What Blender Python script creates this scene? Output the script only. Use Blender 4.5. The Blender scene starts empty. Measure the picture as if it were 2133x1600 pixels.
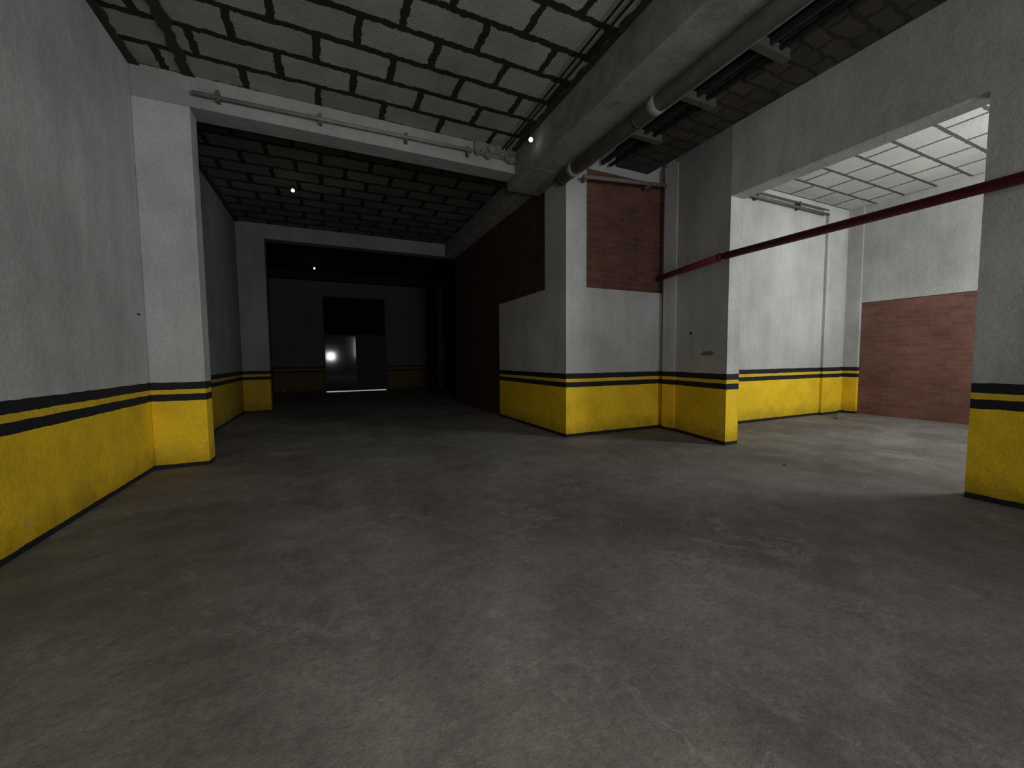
import bpy, bmesh, math, random
from mathutils import Vector, Matrix
random.seed(4)
sc=bpy.context.scene
sc.view_settings.view_transform='Standard'
col=sc.collection

# ------------------------------------------------------------ camera
yaw,p,r=[math.radians(a) for a in (24.786,-3.649,-0.483)]
f=Vector((math.sin(yaw)*math.cos(p),math.cos(yaw)*math.cos(p),math.sin(p)))
ri=Vector((math.cos(yaw),-math.sin(yaw),0)); up=ri.cross(f)
R2=ri*math.cos(r)+up*math.sin(r); U2=-ri*math.sin(r)+up*math.cos(r)
cam=bpy.data.objects.new('camera',bpy.data.cameras.new('camera'));col.objects.link(cam)
m3=Matrix((R2,U2,-f)).transposed()
cam.matrix_world=Matrix.Translation((0,0,1.4))@m3.to_4x4()
cam.data.sensor_fit='HORIZONTAL';cam.data.sensor_width=36;cam.data.lens=36*827.7/2133
cam.data.clip_start=0.02
sc.camera=cam

# ------------------------------------------------------------ node helpers
class NT:
    def __init__(s,name):
        s.m=bpy.data.materials.new(name);s.m.use_nodes=True;s.t=s.m.node_tree
        s.b=s.t.nodes['Principled BSDF'];s.b.inputs['Specular IOR Level'].default_value=0.25
        s.co=s.t.nodes.new('ShaderNodeTexCoord').outputs['Object']
    def n(s,typ,ins=None,**kw):
        nd=s.t.nodes.new(typ)
        for k,v in kw.items(): setattr(nd,k,v)
        for k,v in (ins or {}).items(): s.set(nd.inputs[k],v)
        return nd
    def set(s,inp,v):
        if isinstance(v,bpy.types.NodeSocket): s.t.links.new(v,inp)
        else: inp.default_value=v
    def noise(s,scale,detail=5,rough=.6,vec=None,out=0):
        return s.n('ShaderNodeTexNoise',{'Vector':vec or s.co,'Scale':scale,'Detail':detail,'Roughness':rough}).outputs[out]
    def math(s,op,a,b=0.0,clamp=False):
        nd=s.n('ShaderNodeMath',operation=op,use_clamp=clamp);s.set(nd.inputs[0],a);s.set(nd.inputs[1],b);return nd.outputs[0]
    def mix(s,fac,a,b,blend='MIX'):
        nd=s.n('ShaderNodeMix',data_type='RGBA',blend_type=blend)
        s.set(nd.inputs[0],fac);s.set(nd.inputs[6],a);s.set(nd.inputs[7],b);return nd.outputs[2]
    def ramp(s,fac,stops):
        nd=s.n('ShaderNodeValToRGB');s.set(nd.inputs[0],fac);cr=nd.color_ramp
        while len(cr.elements)<len(stops): cr.elements.new(.5)
        for e,(pp,c) in zip(cr.elements,stops):
            e.position=pp;e.color=(c,c,c,1) if isinstance(c,(int,float)) else (*c,1)
        return nd.outputs[0]
    def mapv(s,scale,vec=None):
        return s.n('ShaderNodeMapping',{'Vector':vec or s.co,'Scale':scale}).outputs[0]
    def bump(s,h,strength=.4,dist=.02):
        nd=s.n('ShaderNodeBump',{'Height':h,'Strength':strength,'Distance':dist});s.set(s.b.inputs['Normal'],nd.outputs[0])
    def fin(s,c,rough=.85,metal=0):
        s.set(s.b.inputs['Base Color'],c);s.set(s.b.inputs['Roughness'],rough);s.set(s.b.inputs['Metallic'],metal);return s.m
C=lambda *a:(*a,1)

def plaster(name,bands=True,tone=1.0,ytone=1.0):
    t=NT(name)
    big=t.ramp(t.noise(.7,4,.6),[(.3,.70),(.65,1.0)])
    fine=t.ramp(t.noise(28,6,.75),[(.3,.82),(.7,1.08)])
    streak=t.ramp(t.noise(1.0,6,.7,vec=t.mapv((2.5,2.5,.35))),[(.35,.76),(.6,1.0)])
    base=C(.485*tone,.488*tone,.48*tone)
    c=t.mix(1.0,base,big,'MULTIPLY');c=t.mix(1.0,c,fine,'MULTIPLY');c=t.mix(.6,c,streak,'MULTIPLY')
    sp=t.ramp(t.noise(5,8,.8),[(.63,0.0),(.74,1.0)])
    c=t.mix(t.math('MULTIPLY',sp,.4),c,C(.14,.13,.12))
    if bands:
        sep=t.n('ShaderNodeSeparateXYZ',{0:t.co}).outputs[2]
        z=t.math('ADD',sep,t.math('MULTIPLY',t.math('SUBTRACT',t.noise(6,4,.6),.5),.022))
        lt=lambda v:t.math('LESS_THAN',z,v)
        yv=t.ramp(t.noise(2.2,5,.65),[(.3,.78),(.6,1.0)])
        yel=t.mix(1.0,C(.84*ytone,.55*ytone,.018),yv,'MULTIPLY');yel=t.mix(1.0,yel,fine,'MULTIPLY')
        grime=t.ramp(t.math('ADD',t.math('MULTIPLY',sep,1.6),t.math('MULTIPLY',t.noise(4,7,.75),.9)),[(.45,.38),(.95,1.0)])
        yel=t.mix(.75,yel,grime,'MULTIPLY')
        chip=t.ramp(t.noise(9,8,.8),[(.58,0.0),(.62,1.0)])
        low=t.math('LESS_THAN',sep,.32)
        yel=t.mix(t.math('MULTIPLY',t.math('MULTIPLY',chip,low),.8),yel,C(.35,.30,.2))
        blk=C(.012,.013,.016)
        c=t.mix(lt(1.13),c,blk);c=t.mix(lt(1.035),c,t.mix(.25,yel,C(.3,.22,.05)));c=t.mix(lt(.975),c,blk)
        c=t.mix(lt(.885),c,yel);c=t.mix(lt(.055),c,blk)
    h=t.math('ADD',t.noise(3,6,.65),t.math('MULTIPLY',t.noise(45,4,.7),.25))
    t.bump(h,.5,.03)
    return t.fin(c,.8)

def brickmat(name,c1,c2,mort,bw,rh,ms,axis='wall',offset=.5,distort=.02,bumps=.6,tonevar=(.6,1.1)):
    t=NT(name)
    if axis=='wall':
        s=t.n('ShaderNodeSeparateXYZ',{0:t.co});vec=t.n('ShaderNodeCombineXYZ',{0:t.math('ADD',s.outputs[0],s.outputs[1]),1:s.outputs[2]}).outputs[0]
    else: vec=t.co
    nz=t.n('ShaderNodeTexNoise',{'Vector':t.co,'Scale':7 if axis!='wall' else 12,'Detail':6,'Roughness':.75}).outputs[1]
    off=t.n('ShaderNodeVectorMath',{0:nz,1:(.5,.5,.5)},operation='SUBTRACT').outputs[0]
    off=t.n('ShaderNodeVectorMath',{0:off,3:distort},operation='SCALE').outputs[0]
    v=t.n('ShaderNodeVectorMath',{0:vec,1:off},operation='ADD').outputs[0]
    b=t.n('ShaderNodeTexBrick',{'Vector':v,'Color1':C(*c1),'Color2':C(*c2),'Mortar':C(*mort),'Scale':1.0,'Mortar Size':ms,'Mortar Smooth':.15,'Bias':0.0,'Brick Width':bw,'Row Height':rh},offset=offset,squash=1.0)
    c=t.mix(1.0,b.outputs[0],t.ramp(t.noise(1.1,6,.7),[(.3,tonevar[0]),(.7,tonevar[1])]),'MULTIPLY')
    c=t.mix(1.0,c,t.ramp(t.noise(30,5,.8),[(.25,.75),(.75,1.12)]),'MULTIPLY')
    if axis=='wall':
        sm=t.ramp(t.noise(4,7,.8,vec=t.mapv((1,1,3))),[(.56,0.0),(.70,1.0)])
        c=t.mix(t.math('MULTIPLY',sm,.3),c,C(.28,.22,.18))
    h=t.math('SUBTRACT',t.math('MULTIPLY',t.noise(25,6,.7),.3),b.outputs[1])
    t.bump(h,bumps,.03)
    return t.fin(c,.9)

M_wall=plaster('painted_plaster_yellow_black')
M_wall_2=plaster('mid_shade_plaster_yellow_black',True,.45,.45)  # second bay: same plaster darkened, light falloff put into the colour
M_wall_d=plaster('deep_shade_plaster_yellow_black',True,.17,.10)  # third bay: plaster darkened further to paint in the fading light
M_white=plaster('white_plaster',False)
M_beamw=plaster('whitewashed_beam',False,.64)
M_beamw2=plaster('whitewashed_beam_shaded',False,.45)  # second beam: tone lowered to carry the light falloff
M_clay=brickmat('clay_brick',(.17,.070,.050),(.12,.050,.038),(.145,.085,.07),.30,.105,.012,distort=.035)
M_clay_d=brickmat('clay_brick_shaded',(.085,.038,.028),(.06,.028,.022),(.06,.038,.032),.30,.105,.012,distort=.035)  # shaded copy of the clay brick; dimness of the far bays is in the colour
M_clay_b=brickmat('clay_brick_side',(.235,.105,.078),(.175,.08,.06),(.19,.12,.098),.30,.105,.012,distort=.035)
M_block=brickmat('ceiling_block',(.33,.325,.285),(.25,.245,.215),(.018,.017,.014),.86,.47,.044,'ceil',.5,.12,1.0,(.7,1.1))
M_block_d=brickmat('ceiling_block_shaded',(.14,.135,.12),(.10,.097,.085),(.012,.011,.009),.86,.47,.044,'ceil',.5,.12,1.0,(.7,1.1))  # shaded copy of the ceiling block, painted dimmer for the second bay
M_block_s=brickmat('ceiling_block_side',(.52,.53,.50),(.45,.46,.44),(.09,.09,.08),.8,.5,.028,'ceil',.5,.05,.8,(.85,1.05))
M_band=brickmat('rough_ceiling_block',(.10,.09,.08),(.07,.063,.056),(.045,.04,.035),.45,.22,.02,'ceil',.5,.2,1.0)

def simple(name,colr,rough=.7,metal=0,var=.25,scale=6,bump=.2,spec=.25):
    t=NT(name);c=t.mix(1.0,C(*colr),t.ramp(t.noise(scale,6,.7),[(.25,1-var),(.75,1+var*.4)]),'MULTIPLY')
    t.b.inputs['Specular IOR Level'].default_value=spec
    if bump: t.bump(t.noise(scale*5,5,.7),bump,.01)
    return t.fin(c,rough,metal)
M_conc=simple('rough_concrete',(.17,.165,.15),.9,0,.45,5,.8)
M_beam=simple('beam_concrete',(.23,.23,.215),.9,0,.5,3,.8)
M_mort=simple('dark_mortar',(.035,.032,.028),.95,0,.5,9,1.0)
M_dark=simple('unlit_dark',(.012,.012,.011),.95)  # near-black colour stands in for lack of light: slot, passage, far ceiling
M_steel=simple('galvanised_steel',(.11,.11,.10),.6,.2,.3)
M_pipe=simple('grey_pipe',(.19,.19,.18),.7,0,.4)
M_red=simple('red_pipe_paint',(.14,.018,.028),.55,0,.35,9)
M_gate=simple('gate_panel',(.028,.028,.03),.07,0,.3,3,0,.35)
M_gate_r=simple('gate_panel_dull',(.028,.028,.03),.6,0,.3,3,.02,.1)
M_gated=simple('gate_upper',(.005,.005,.006),.8,0,.2,6,.1,.05)
M_black=simple('black_holder',(.015,.015,.015),.6)
M_cable=simple('cable',(.03,.03,.03),.7)
def emis(name,c,s):
    t=NT(name);t.b.inputs['Emission Color'].default_value=C(*c);t.b.inputs['Emission Strength'].default_value=s;return t.m
M_bulb=emis('bulb_glow',(1,.98,.92),7)
M_day=emis('daylight_gap',(.9,.95,1),.25)

t=NT('concrete_floor')
warp=t.n('ShaderNodeVectorMath',{0:t.co,1:t.n('ShaderNodeVectorMath',{0:t.noise(.7,4,.6,out=1),3:2.2},operation='SCALE').outputs[0]},operation='ADD').outputs[0]
c=t.mix(t.ramp(t.noise(.5,6,.65),[(.40,0.0),(.60,1.0)]),C(.130,.117,.103),C(.20,.188,.168))
c=t.mix(1.0,c,t.ramp(t.noise(1.8,9,.78),[(.3,.66),(.7,1.24)]),'MULTIPLY')
c=t.mix(1.0,c,t.ramp(t.noise(26,6,.85),[(.25,.60),(.75,1.32)]),'MULTIPLY')
c=t.mix(1.0,c,t.ramp(t.noise(110,3,.85),[(.25,.76),(.75,1.20)]),'MULTIPLY')
vein=t.math('ABSOLUTE',t.math('SUBTRACT',t.noise(.55,9,.7,vec=warp),.5))
vein=t.ramp(vein,[(0.0,1.0),(.02,0.0)])
msk=t.ramp(t.noise(.8,5,.7),[(.45,0.0),(.60,1.0)])
c=t.mix(t.math('MULTIPLY',t.math('MULTIPLY',vein,msk),.30),c,C(.38,.36,.33))
dust=t.ramp(t.noise(.9,10,.82,vec=t.mapv((1.0,2.2,1))),[(.56,0.0),(.72,1.0)])
c=t.mix(t.math('MULTIPLY',dust,.40),c,C(.30,.285,.26))
dk=t.ramp(t.noise(3.4,9,.8),[(.62,0.0),(.74,1.0)])
c=t.mix(t.math('MULTIPLY',dk,.55),c,C(.06,.055,.05))
t.bump(t.math('ADD',t.noise(4,8,.7),t.math('MULTIPLY',t.noise(70,4,.7),.3)),.45,.02)
M_floor=t.fin(c,.8)

# ------------------------------------------------------------ mesh helpers
def mk(name,parts,bevel=0,parent=None,smooth=False):
    bm=bmesh.new();mats=[]
    for kind,a,mat in parts:
        if mat not in mats: mats.append(mat)
        mi=mats.index(mat);before=set(bm.faces)
        if kind=='box':
            x0,x1,y0,y1,z0,z1=a
            prism(bm,[(x0,y0),(x1,y0),(x1,y1),(x0,y1)],z0,z1)
        elif kind=='prism': prism(bm,*a)
        elif kind=='strip':
            xc,y0,y1,z0,z1,w=a;rn=random.Random(int(xc*100));n=int((y1-y0)/.09)
            poly=[(xc-w/2+rn.uniform(-.035,.02),y0+(y1-y0)*i/n) for i in range(n+1)]
            poly=[(xc+w/2+rn.uniform(-.02,.035),y0+(y1-y0)*i/n) for i in range(n+1)]+poly[::-1]
            prism(bm,poly,z0,z1)
        elif kind=='cyl':
            p0,p1,rad,seg=a;p0=Vector(p0);p1=Vector(p1);d=p1-p0
            q=d.to_track_quat('Z','Y').to_matrix().to_4x4()
            bmesh.ops.create_cone(bm,cap_ends=True,segments=seg,radius1=rad,radius2=rad,depth=d.length,matrix=Matrix.Translation((p0+p1)/2)@q)
        elif kind=='sph':
            cc,rad=a;bmesh.ops.create_uvsphere(bm,u_segments=16,v_segments=10,radius=rad,matrix=Matrix.Translation(cc))
        elif kind=='rock':
            cc,rad,sq=a;g=bmesh.ops.create_icosphere(bm,subdivisions=2,radius=rad,matrix=Matrix.Translation(cc))
            for v in g['verts']:
                o=v.co-Vector(cc);o*=1+random.uniform(-.22,.22);o.z*=sq;v.co=Vector(cc)+o
        for fc in bm.faces:
            if fc not in before:
                fc.material_index=mi
                if kind in('cyl','sph') and len(fc.verts)<=4: fc.smooth=True
    me=bpy.data.meshes.new(name);bm.normal_update();bm.to_mesh(me);bm.free()
    for m in mats: me.materials.append(m)
    o=bpy.data.objects.new(name,me);col.objects.link(o)
    if parent: o.parent=parent
    if bevel:
        b=o.modifiers.new('bevel','BEVEL');b.width=bevel;b.segments=2;b.limit_method='ANGLE'
    return o
def prism(bm,poly,z0,z1):
    lo=[bm.verts.new((x,y,z0)) for x,y in poly];hi=[bm.verts.new((x,y,z1)) for x,y in poly]
    n=len(poly);bm.faces.new(lo[::-1]);bm.faces.new(hi)
    for i in range(n): bm.faces.new((lo[i],lo[(i+1)%n],hi[(i+1)%n],hi[i]))

H=5.05
# ------------------------------------------------------------ shell
mk('floor',[('box',(-2.4,12,-7.3,20,-.15,0),M_floor)])
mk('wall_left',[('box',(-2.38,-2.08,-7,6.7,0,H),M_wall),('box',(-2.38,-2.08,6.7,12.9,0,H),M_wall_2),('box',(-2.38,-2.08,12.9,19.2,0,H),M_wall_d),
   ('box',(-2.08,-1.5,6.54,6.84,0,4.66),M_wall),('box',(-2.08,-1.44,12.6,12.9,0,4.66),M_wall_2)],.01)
bparts=[('box',(-2.08,3.12,6.54,6.9,4.66,H),M_beamw),('box',(2.35,3.12,6.50,6.54,4.84,H),M_conc)]
for i in range(8): bparts.append(('rock',((2.4+i*.09,6.5,4.88+random.uniform(-.05,.08)),random.uniform(.05,.1),.8),M_conc))
mk('ceiling_beam',bparts,.01)
mk('ceiling_beam',[('box',(-2.08,3.9,12.6,12.95,4.66,H),M_beamw2)],.01)
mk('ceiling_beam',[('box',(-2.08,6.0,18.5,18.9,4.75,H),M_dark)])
mk('wall_right',[('box',(5.65,5.94,-7,1.62,0,4.95),M_wall),('box',(5.65,5.94,1.62,4.23,3.84,4.95),M_wall),
   ('prism',([(5.65,4.23),(5.94,4.23),(6.28,5.95),(6.02,5.95)],0,5.2),M_wall)])
mk('wall_pier',[('box',(3.78,4.2,5.92,6.66,0,4.9),M_wall),('box',(4.2,6.05,5.92,6.2,0,2.65),M_wall),
   ('box',(4.2,6.05,5.96,6.2,2.65,4.72),M_clay),('box',(4.2,6.3,5.99,6.3,4.72,5.9),M_white),
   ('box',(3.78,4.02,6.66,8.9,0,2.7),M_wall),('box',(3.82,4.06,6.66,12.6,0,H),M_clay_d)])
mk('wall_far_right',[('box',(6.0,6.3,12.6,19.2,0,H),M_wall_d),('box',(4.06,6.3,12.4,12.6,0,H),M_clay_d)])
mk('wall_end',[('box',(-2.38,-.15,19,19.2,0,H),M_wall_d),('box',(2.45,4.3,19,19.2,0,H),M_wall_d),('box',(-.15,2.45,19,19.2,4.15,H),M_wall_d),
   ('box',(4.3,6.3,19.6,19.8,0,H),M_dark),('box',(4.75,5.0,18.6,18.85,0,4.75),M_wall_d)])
mk('wall_behind',[('box',(-2.38,12,-7.2,-7,0,H),M_white)])
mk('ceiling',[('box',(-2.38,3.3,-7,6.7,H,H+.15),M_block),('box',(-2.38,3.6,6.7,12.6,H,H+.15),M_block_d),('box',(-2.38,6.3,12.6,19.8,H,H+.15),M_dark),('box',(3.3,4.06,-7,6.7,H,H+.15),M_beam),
   ('strip',(-1.48,-7,6.54,H-.02,H+.02,.10),M_mort),('strip',(-2.05,-7,6.54,H-.03,H+.02,.09),M_mort),('strip',(3.1,-7,6.54,H-.03,H+.02,.10),M_mort),('strip',(-2.05,6.9,12.6,H-.03,H+.02,.09),M_mort)])
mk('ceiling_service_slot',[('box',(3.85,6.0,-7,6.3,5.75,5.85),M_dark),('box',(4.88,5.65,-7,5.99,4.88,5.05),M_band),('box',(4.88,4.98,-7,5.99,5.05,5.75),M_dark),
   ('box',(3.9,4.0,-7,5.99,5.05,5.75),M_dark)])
mk('ceiling_beam_long',[('box',(3.12,3.98,-7,5.9,4.5,H),M_beam),('box',(3.12,3.78,5.9,6.9,4.5,H),M_beam),('box',(3.5,3.82,6.9,12.6,4.62,H),M_beam)],.02)
parts=[]
for i in range(8):
    y=-1.75+i*.95
    parts+= [('box',(3.99,4.87,y-.045,y+.045,4.76,4.80),M_steel),('box',(3.99,4.87,y-.045,y-.03,4.80,4.87),M_steel)]
parts+=[('box',(4.12,4.16,-6,5.9,4.80,4.88),M_steel),('box',(4.5,4.54,-6,5.9,4.80,4.88),M_cable),('cyl',((4.24,-6,4.83),(4.24,5.9,4.83),.025,10),M_cable),('cyl',((4.32,-6,4.82),(4.34,5.9,4.82),.02,10),M_cable),('cyl',((4.68,-6,4.83),(4.7,5.9,4.83),.03,10),M_cable)]
mk('cable_tray',parts)
P=[('cyl',((3.64,-6.9,4.39),(3.64,5.88,4.39),.10,24),M_pipe)]
for y in (-1.0,1.6,3.75,5.5):
    P+=[('cyl',((3.64,y-.07,4.39),(3.64,y+.07,4.39),.11,24),M_pipe),('cyl',((3.64,y+.3,4.40),(3.64,y+.3,4.5),.012,8),M_steel),('cyl',((3.64,y+.28,4.39),(3.64,y+.32,4.39),.107,24),M_cable)]
mk('drain_pipe',P)
mk('conduit',[('cyl',((-1.45,6.46,4.80),(2.30,6.46,4.85),.026,12),M_pipe)]+[('box',(x,x+.04,6.45,6.54,4.76,4.9),M_steel) for x in (-1.2,0,1.2,2.2)])
mk('wall_conduit',[('cyl',((3.99,5.72,4.44),(5.85,5.72,4.60),.033,12),M_pipe),('cyl',((5.5,5.72,4.57),(5.5,5.96,4.57),.03,12),M_pipe),('cyl',((4.1,5.72,4.45),(4.1,5.92,4.45),.03,12),M_pipe)])
mk('cable',[('cyl',((2.75,-6,5.0),(2.85,6.5,5.0),.014,8),M_cable),('cyl',((2.95,-6,5.01),(2.92,6.5,5.01),.014,8),M_cable)])
RP=[('cyl',((5.52,-6.9,2.93),(5.52,4.3,2.93),.052,20),M_red),('cyl',((5.52,4.3,2.93),(5.88,5.9,2.93),.052,20),M_red),('sph',((5.52,4.3,2.93),.054),M_red)]
for y in (-2,.9,4.28): RP+=[('cyl',((5.52,y-.03,2.93),(5.52,y+.03,2.93),.060,20),M_red),('box',(5.52,5.65,y-.015,y+.015,2.91,2.95),M_red)]
mk('red_fire_pipe',RP)

# ------------------------------------------------------------ side room
mk('wall_side_room_far',[('box',(5.9,11.85,5.5,5.8,0,4.95),M_wall),('box',(10.6,11.3,5.44,5.5,0,4.7),M_wall)])
mk('wall_side_room_right',[('box',(11.6,11.85,-7,5.5,2.66,4.95),M_white),('box',(11.63,11.85,-7,5.2,0,2.66),M_clay_b),('box',(11.55,11.85,5.2,5.5,0,4.95),M_wall)])
mk('ceiling_side_room',[('box',(5.94,11.85,-7,5.8,4.9,5.05),M_block_s)])
mk('wall_side_room_near',[('box',(5.94,11.85,-3.3,-3.1,0,4.95),M_white)])
mk('side_room_conduit',[('cyl',((6.2,5.40,4.62),(10.5,5.40,4.62),.03,12),M_steel),('cyl',((6.2,5.40,4.72),(10.5,5.40,4.72),.018,12),M_steel)]+[('box',(x,x+.03,5.38,5.5,4.58,4.75),M_steel) for x in (6.6,8,9.4)])

# ------------------------------------------------------------ gate
g=bpy.data.objects.new('door_1',None);col.objects.link(g)
mk('gate_leaf_left',[('box',(-.1,1.14,19.02,19.08,.05,2.45),M_gate)],.005,g)
mk('gate_leaf_right',[('box',(1.16,2.4,19.02,19.08,.05,2.45),M_gate_r)],.005,g)
mk('gate_transom',[('box',(-.1,2.4,19.03,19.08,2.5,4.1),M_gated)],0,g)
mk('gate_frame',[('box',(-.15,-.1,18.97,19.1,0,4.15),M_black),('box',(2.4,2.45,18.97,19.1,0,4.15),M_black),('box',(-.1,2.4,18.98,19.1,2.45,2.5),M_black),('box',(-.1,2.4,18.98,19.1,4.1,4.15),M_black)],0,g)
mk('gap_under_gate',[('box',(-.1,2.4,19.05,19.09,.0,.045),M_day)],0,g)
mk('handle',[('cyl',((1.05,18.97,1.0),(1.05,18.97,1.25),.012,10),M_steel),('cyl',((1.05,18.97,1.02),(1.05,19.03,1.02),.01,8),M_steel),('cyl',((1.05,18.97,1.23),(1.05,19.03,1.23),.01,8),M_steel)],0,g)

for (x,y,top) in ((2.98,5.68,H),(-.52,9.25,H),(-.34,16.6,H)):
    mk('ceiling_bulb',[('cyl',((x,y,top-.18),(x,y,top),.006,8),M_cable),('cyl',((x,y,top-.23),(x,y,top-.17),.022,14),M_black),('sph',((x,y,top-.255),.032),M_bulb)])

def patch(name,cx,cy,cz,w,h,ang,mat,n=14):
    bm=bmesh.new();vs=[];d=Vector((math.cos(ang),math.sin(ang),0));nn=Vector((-d.y,d.x,0))
    for k in (0,1):
        ring=[]
        rnd=random.Random(7)
        for i in range(n):
            a=2*math.pi*i/n;q=1+rnd.uniform(-.25,.25)
            ring.append(bm.verts.new(Vector((cx,cy,cz))+d*(math.cos(a)*w/2*q)+Vector((0,0,1))*(math.sin(a)*h/2*q)+nn*(.012*k-.006)))
        vs.append(ring)
    bm.faces.new(vs[0]);bm.faces.new(vs[1][::-1])
    for i in range(n): bm.faces.new((vs[0][i],vs[0][(i+1)%n],vs[1][(i+1)%n],vs[1][i]))
    bmesh.ops.recalc_face_normals(bm,faces=bm.faces)
    me=bpy.data.meshes.new(name);bm.to_mesh(me);bm.free();me.materials.append(mat);o=bpy.data.objects.new(name,me);col.objects.link(o)
sl=math.atan2(1.72,.37)
M_patch=simple('exposed_mortar',(.17,.14,.10),.95)
patch('exposed_wall_patch',5.65+.215*.42,4.65,1.46,.34,.085,sl,M_patch)
patch('wall_hole',5.65+.215*.85,5.08,1.82,.06,.06,sl,M_black)
patch('wall_hole',-2.08,6.35,1.98,.10,.025,math.pi/2,M_black)
rk=[]
for (x,y,s) in ((10.4,4.95,.10),(10.55,5.0,.07),(10.2,4.9,.05),(5.3,3.1,.022),(4.0,3.6,.015),(2.2,2.6,.012),(1.6,3.0,.01)):
    rk.append(('rock',((x,y,s*.35),s,.55),M_conc))
mk('rubble',rk)

# ------------------------------------------------------------ lights
def area(name,loc,d,sx,sy,pw,c,spread=180):
    l=bpy.data.lights.new(name,'AREA');l.shape='RECTANGLE';l.size=sx;l.size_y=sy;l.energy=pw;l.color=c;l.spread=math.radians(spread)
    o=bpy.data.objects.new(name,l);col.objects.link(o);o.location=loc;o.rotation_euler=Vector(d).to_track_quat('-Z','Y').to_euler();return o
area('light_near_camera',(.25,-1.3,1.75),(.0,1,.12),.6,.6,56,(1.0,.99,.96),150)  # unseen source near the camera, inferred from the spot reflected in the gate
area('fill_behind',(3.3,-4,2.6),(-.45,1,.03),1.6,1.8,140,(.97,.99,1.0),150)  # added fill behind the camera, balances the brightness of the walls
area('daylight_side_room',(9.6,.3,3.1),(-.35,1,-.08),1.5,1.8,235,(.98,1.0,.98))
w=bpy.data.worlds.new('w');sc.world=w;w.use_nodes=True;w.node_tree.nodes['Background'].inputs[0].default_value=(.5,.55,.6,1);w.node_tree.nodes['Background'].inputs[1].default_value=.01
